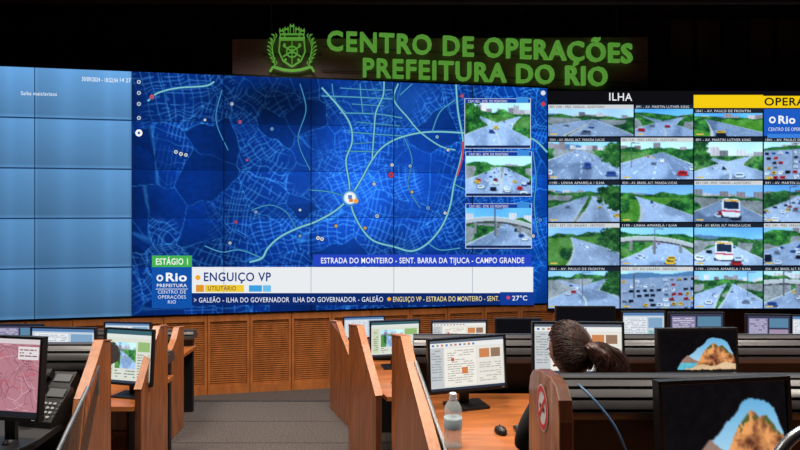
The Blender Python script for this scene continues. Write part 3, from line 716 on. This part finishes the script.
def keyboard(x,y,z,yaw,m=BLK):
    M=Matrix.Translation((x,y,z))@Matrix.Rotation(math.radians(yaw),4,'Z'); b=B()
    b.box((0,0,0.009),(0.44,0.14,0.016),m,M)
    for r in range(5):
        for c in range(16):
            if r==0 and 4<=c<=9: continue
            b.box((-0.2+c*0.0267,-0.052+r*0.026,0.021),(0.021,0.02,0.008),GRY,M)
    b.box((-0.026,-0.052,0.021),(0.15,0.02,0.008),GRY,M)
    b.obj('computer_keyboard',bevel=0.0015)
keyboard(0.84,3.22,D2,3); keyboard(-2.35,3.0,D2,-4); keyboard(-2.75,4.82,D3,-8); keyboard(0.15,5.3,D3,10)
def mouse(x,y,z,yaw=0):
    b=B(); M=Matrix.Rotation(math.radians(yaw),3,'Z'); n=14
    k=len(b.v); rings=[(1,0),(1,0.4),(0.85,0.75),(0.5,0.97),(0.05,1.02)]
    for r,h in rings:
        for j in range(n):
            g=2*math.pi*j/n; b.v.append(tuple(Vector((x,y,z))+M@Vector((0.031*r*math.cos(g),0.054*r*math.sin(g),0.034*h*(1-0.15*math.sin(g))))))
    for i in range(4):
        for j in range(n): q=(j+1)%n; b.face([k+i*n+j,k+i*n+q,k+(i+1)*n+q,k+(i+1)*n+j],BLK)
    b.face([k+4*n+j for j in range(n)],BLK); b.face([k+j for j in range(n)][::-1],BLK)
    b.box((x,y+0.028,z+0.031),(0.006,0.016,0.008),GRY)
    b.obj('computer_mouse',smooth=True)
mouse(0.54,3.22,D2,10); mouse(-1.98,3.05,D2); mouse(-2.45,4.83,D3)
bp=P(453,446,3.03); b=B()
b.lathe((bp.x,bp.y,D2+0.001),[(0.035,0.0),(0.044,0.006),(0.046,0.03),(0.043,0.045),(0.046,0.06),(0.043,0.075),(0.046,0.09),(0.046,0.15),(0.044,0.165),(0.046,0.18),(0.042,0.2),(0.03,0.222),(0.016,0.238),(0.0145,0.25)],PET)
b.lathe((bp.x,bp.y,D2+0.001),[(0.0465,0.095),(0.047,0.097),(0.047,0.145),(0.0465,0.147)],LABEL)
b.lathe((bp.x,bp.y,D2+0.001),[(0.018,0.246),(0.018,0.268),(0.014,0.271)],CAPM); b.lathe((bp.x,bp.y,D2+0.001),[(0.0195,0.24),(0.0195,0.244)],CAPM)
b.obj('water_bottle',smooth=True)
b=B()
for i in range(3): b.box((-2.55+i*0.02,3.3,D2+0.004+i*0.004),(0.21,0.28,0.003),WHT)
b.obj('paper_stack')
b=B(); b.tube(smooth([(0.60,2.02,2.06),(0.64,1.96,2.02),(0.69,1.92,1.95),(0.73,1.9,1.84),(0.76,1.86,1.7),(0.78,1.8,1.606)],8),0.004,CABLE,8); b.obj('network_cable',smooth=True)
b=B(); b.tube(smooth([P(768,470,1.3),P(790,440,1.3),P(815,426,1.3),P(850,421,1.3)],8),0.012,MET,12)
q=P(850,421,1.3); b.tube([q,(q.x,q.y,0.86)],0.014,MET,12); q=P(768,470,1.3); b.tube([q,(q.x,q.y,0.86)],0.014,MET,12); b.obj('handrail',smooth=True)

# ================================================================ WOMAN
def skin(verts,edges,radii,root=0,sub=2):
    me=bpy.data.meshes.new('s'); me.from_pydata([tuple(v) for v in verts],edges,[]); o=bpy.data.objects.new('s',me); SC.collection.objects.link(o)
    o.modifiers.new('sk','SKIN')
    for i,r in enumerate(radii):
        d=me.skin_vertices[0].data[i]; d.radius=r if isinstance(r,tuple) else (r,r); d.use_root=(i==root)
    sb=o.modifiers.new('su','SUBSURF'); sb.levels=sub; sb.render_levels=sub
    dg=bpy.context.evaluated_depsgraph_get(); m2=bpy.data.meshes.new_from_object(o.evaluated_get(dg)); bpy.data.objects.remove(o)
    m2.polygons.foreach_set('use_smooth',[True]*len(m2.polygons)); return m2
woman=bpy.data.objects.new('seated_woman',None); SC.collection.objects.link(woman)
hx,hy,hz=0.822,2.93,1.955
X0=0.84
vs=[(X0,2.80,1.27),(X0,2.80,1.42),(X0,2.81,1.57),(X0,2.83,1.70),(X0,2.85,1.785),(X0-0.01,2.885,1.86),
 (X0-0.16,2.85,1.74),(X0-0.235,2.86,1.60),(X0-0.25,2.90,1.51),(X0-0.20,3.02,1.505),(X0-0.14,3.12,1.505),
 (X0+0.16,2.85,1.74),(X0+0.235,2.86,1.60),(X0+0.25,2.90,1.51),(X0+0.20,3.02,1.505),(X0+0.14,3.12,1.505),
 (X0-0.10,2.86,1.25),(X0-0.12,3.22,1.245),(X0-0.12,3.27,1.0),(X0-0.12,3.28,0.80),(X0-0.12,3.38,0.745),
 (X0+0.10,2.86,1.25),(X0+0.12,3.22,1.245),(X0+0.12,3.27,1.0),(X0+0.12,3.28,0.80),(X0+0.12,3.38,0.745)]
ed=[(0,1),(1,2),(2,3),(3,4),(4,5),(3,6),(6,7),(7,8),(8,9),(9,10),(3,11),(11,12),(12,13),(13,14),(14,15),(0,16),(16,17),(17,18),(18,19),(19,20),(0,21),(21,22),(22,23),(23,24),(24,25)]
ra=[(0.16,0.12),(0.13,0.10),(0.14,0.11),(0.14,0.105),(0.075,0.07),(0.05,0.052),0.062,0.052,0.044,0.038,0.027,0.062,0.052,0.044,0.038,0.027,0.09,0.065,0.055,0.042,0.036,0.09,0.065,0.055,0.042,0.036]
bm_=skin(vs,ed,ra)
for m in (SHIRT,SKIN,JEANS,BLK): bm_.materials.append(m)
for p in bm_.polygons:
    c=p.center
    if c.z<0.80: i=3
    elif c.z<1.33 : i=2
    elif c.z>1.825 and abs(c.x-X0)<0.08: i=1
    elif c.y>2.95 and c.z<1.58 and c.z>1.40 and abs(c.x-X0)>0.08: i=1
    else: i=0
    p.material_index=i
bo=bpy.data.objects.new('body',bm_); SC.collection.objects.link(bo); bo.parent=woman
for sgn in (-1,1):
    wx,wy,wz=X0+sgn*0.14,3.12,1.505
    V=[(wx,wy,wz),(wx-sgn*0.005,wy+0.045,wz+0.004),(wx-sgn*0.008,wy+0.08,wz+0.003)]; E=[(0,1),(1,2)]; Rr=[(0.024,0.017),(0.036,0.015),(0.038,0.013)]
    me=skin(V,E,Rr,0,2); me.materials.append(SKIN); o=bpy.data.objects.new('palm',me); SC.collection.objects.link(o); o.parent=woman
    for k,(dx,l) in enumerate([(-0.03,0.062),(-0.010,0.074),(0.010,0.07),(0.028,0.055)]):
        fx=wx-sgn*0.008+sgn*dx; y0=wy+0.075
        V=[(fx,y0,wz+0.002),(fx,y0+l*0.45,wz+0.008),(fx,y0+l*0.78,wz-0.004),(fx,y0+l,wz-0.018)]
        me=skin(V,[(0,1),(1,2),(2,3)],[0.0095,0.009,0.008,0.0068],0,1); me.materials.append(SKIN); o=bpy.data.objects.new('finger',me); SC.collection.objects.link(o); o.parent=woman
    V=[(wx-sgn*0.02,wy+0.02,wz),(wx-sgn*0.048,wy+0.045,wz-0.004),(wx-sgn*0.056,wy+0.072,wz-0.01),(wx-sgn*0.054,wy+0.092,wz-0.016)]
    me=skin(V,[(0,1),(1,2),(2,3)],[0.013,0.011,0.0095,0.008],0,1); me.materials.append(SKIN); o=bpy.data.objects.new('thumb',me); SC.collection.objects.link(o); o.parent=woman
HM=Matrix.Translation((hx,hy,hz))@Matrix.Rotation(math.radians(40),4,'Z')@Matrix.Rotation(math.radians(-16),4,'X')@Matrix.Scale(1.04,4)
def blob(name,fn,mat,nu=40,nv=28,parent=woman,M=HM):
    b=B()
    for j in range(nv+1):
        ph=math.pi*j/nv
        for i in range(nu):
            th=2*math.pi*i/nu; d=Vector((math.sin(ph)*math.cos(th),math.sin(ph)*math.sin(th),math.cos(ph)))
            b.v.append(tuple(M@fn(d)))
    for j in range(nv):
        for i in range(nu):
            q=(i+1)%nu; b.face([j*nu+i,j*nu+q,(j+1)*nu+q,(j+1)*nu+i],mat)
    o=b.obj(name,parent,smooth=False); o.data.polygons.foreach_set('use_smooth',[True]*len(o.data.polygons)); return o
def headf(d):
    x,y,z=d; p=Vector((0.076*x,0.094*y,0.115*z))
    if z<0: p.x*=1+0.28*z; p.y*=1+(0.10*z if y>0 else 0.35*z)
    g=math.exp(-((x/0.16)**2+((z+0.12)/0.22)**2))
    if y>0: p.y+=0.020*g*(1 if z<0.1 else 0.4)
    for s in (-1,1):
        if y>0: p.y-=0.008*math.exp(-(((x-s*0.38)/0.16)**2+((z-0.05)/0.12)**2))
    if y>0: p.y+=0.005*math.exp(-((x/0.25)**2+((z+0.5)/0.08)**2)); p.y+=0.006*math.exp(-((x/0.3)**2+((z+0.9)/0.15)**2))
    return p
blob('head',headf,SKIN,56,40)
for s in (-1,1):
    c=Vector((s*0.030,0.078,0.006))
    blob('eye',lambda d:c+d*0.0125,EYEW,16,10); blob('iris',lambda d:c+Vector((0,0.0065,0))+d*0.0075,EYED,12,8)
    blob('ear',lambda d:Vector((s*0.077,-0.005,-0.008))+Vector((d.x*0.009+s*0.004*(1-abs(d.z)),d.y*0.018,d.z*0.031)),SKIN,18,12)
    b=B(); b.tube([HM@Vector((s*0.030+t*0.016,0.089-abs(t)*0.006,0.028-abs(t)*0.004)) for t in (-1,-0.5,0,0.5,1)],0.0028,HAIR,6); b.obj('eyebrow',woman)
blob('mouth',lambda d:Vector((d.x*0.022,0.090+d.y*0.006,-0.056+d.z*0.0065)),LIP,18,10)
def hairf(d):
    x,y,z=d; r=1.13+0.04*mn.noise(Vector((x*4,y*4,z*3)))+0.02*mn.noise(Vector((x*22,y*6,z*22)))
    p=Vector((0.081*x*r,0.098*y*r-0.008,0.117*z*r+0.004))
    f=max(0,min(1,(y-0.30)*4))
    if z<0.62: p*= (1-0.28*f)
    if z<-0.7: p*= 0.92
    return p
blob('hair_cap',hairf,HAIR,90,60)
def strands(name,paths,r):
    cu=bpy.data.curves.new(name,'CURVE'); cu.dimensions='3D'; cu.bevel_depth=r; cu.bevel_resolution=1
    for p in paths:
        sp=cu.splines.new('POLY'); sp.points.add(len(p)-1)
        for i,q in enumerate(p): sp.points[i].co=(q[0],q[1],q[2],1); sp.points[i].radius=1.0 if i<len(p)*0.75 else 0.55
    cu.materials.append(HAIR); o=bpy.data.objects.new(name,cu); SC.collection.objects.link(o); o.parent=woman
rh=random.Random(21); tie=Vector((0,-0.108,0.012)); paths=[]
for i in range(1100):
    th=rh.uniform(0,2*math.pi); y0=rh.uniform(-0.9,0.55)
    rad=math.sqrt(1-y0*y0); x=rad*math.cos(th); z=rad*math.sin(th)
    if z<-0.75 or (y0>0.25 and z<0.4): continue
    d=Vector((x,y0,z)); p=[]; w0=rh.uniform(0,6.28); rr0=rh.uniform(1.14,1.19)
    for k in range(16):
        t=k/15; dd=d.lerp(Vector((0,-1,0.05)),t).normalized(); r=rr0+0.012*math.sin(k*0.8+w0)
        wv=0.003*math.sin(k*0.9+w0)
        p.append(HM@Vector((0.081*dd.x*r+wv,0.098*dd.y*r-0.008,0.117*dd.z*r+0.004+wv)))
    paths.append(p)
strands('hair_strands',paths,0.0013)
T=HM@tie; paths=[]
PM=Matrix.Translation(T+Vector((0.055,-0.045,-0.045)))@Matrix.Rotation(math.radians(42),4,'Y')
def tailf(d):
    x,y,z=d; r=1+0.16*mn.noise(Vector((x*2,y*2,z*2)))+0.08*mn.noise(Vector((x*5,y*10,z*10)))
    return Vector((0.092*x*r,0.042*y*r,0.046*z*r*(1+0.15*x)))
blob('hair_volume',tailf,HAIR,70,50,woman,PM)
# long wavy ponytail that springs from the tie and falls over the right shoulder
for i in range(800):
    ex=0.085+rh.uniform(-0.07,0.075); ey=-0.055+rh.uniform(-0.045,0.04); ez=rh.uniform(-0.24,-0.06)
    end=T+Vector((ex,ey,ez)); c1=T+Vector((0.045+rh.uniform(-0.015,0.03),-0.045,0.035+rh.uniform(-0.03,0.03))); c2=T+Vector((ex*1.15+0.02,ey,ez*0.35+rh.uniform(-0.02,0.02)))
    ph=rh.uniform(0,0.9)+3*ex*10; am=rh.uniform(0.003,0.008); fq=rh.uniform(9,13); p=[]
    for k in range(24):
        t=k/23; q=T*(1-t)**3+c1*3*t*(1-t)**2+c2*3*t*t*(1-t)+end*t**3
        q=q+Vector((math.sin(t*fq+ph),math.cos(t*fq+ph),0.5*math.sin(t*fq*1.1+ph+1)))*am*min(1,t*3)
        p.append(q)
    paths.append(p)
strands('wavy_ponytail',paths,0.0013)
b=B(); b.lathe(T,[(0.018,-0.008),(0.022,0),(0.018,0.008)],BLK,14,Matrix.Rotation(math.radians(90),3,'X')); b.obj('hair_tie',woman,smooth=True)
b=B(); cx0=X0
b.box((cx0,2.84,1.13),(0.46,0.40,0.06),FAB); b.extr([(cx0-0.2,2.60,1.3),(cx0-0.21,2.57,1.5),(cx0-0.16,2.55,1.68),(cx0+0.16,2.55,1.68),(cx0+0.21,2.57,1.5),(cx0+0.2,2.60,1.3)],(0,0.045,0),FAB)
b.box((cx0,2.61,1.2),(0.06,0.03,0.25),BLK); b.box((cx0,2.66,1.09),(0.06,0.14,0.03),BLK); b.tube([(cx0,2.84,0.8),(cx0,2.84,1.11)],0.028,MET)
for i in range(5):
    g=2*math.pi*i/5+0.3; e=(cx0+0.27*math.cos(g),2.84+0.27*math.sin(g),0.765); b.tube([(cx0,2.84,0.80),e],[0.028,0.018],BLK,8)
    b.tube([(e[0]-0.012,e[1],0.729),(e[0]+0.012,e[1],0.729)],0.028,BLK,12)
b.obj('office_chair',bevel=0.01)

# ================================================================ LIGHTS
def area(x,y,e,size=1.1,col=(1,0.91,0.80),spread=120):
    ld=bpy.data.lights.new('ceiling_light','AREA'); ld.energy=e; ld.size=size; ld.color=col; ld.spread=math.radians(spread)
    o=bpy.data.objects.new('ceiling_light_source',ld); o.location=(x,y,5.70); SC.collection.objects.link(o)
    b=B(); b.box((x,y,5.79),(size+0.1,size+0.1,0.14),CEIL); f=b.obj('ceiling_light_fixture')
for (x,y,e) in [(-3.6,2.4,90),(0,2.4,90),(3.6,2.4,90),(-3.4,5.0,86),(0.2,5.0,82),(3.8,5.0,86),(-1.2,7.0,88)]: area(x,y,e)
w=bpy.data.worlds.new('world'); SC.world=w; w.use_nodes=True; w.node_tree.nodes['Background'].inputs[0].default_value=(0.25,0.3,0.4,1); w.node_tree.nodes['Background'].inputs[1].default_value=0.05
# ================================================================ CAMERA
cd=bpy.data.cameras.new('camera'); cd.lens=27.0; cd.sensor_width=36; cd.shift_y=-16/800.0; cd.clip_end=60
co=bpy.data.objects.new('camera',cd); co.location=(0,0,CZ); co.rotation_euler=(math.radians(90),0,0); SC.collection.objects.link(co); SC.camera=co
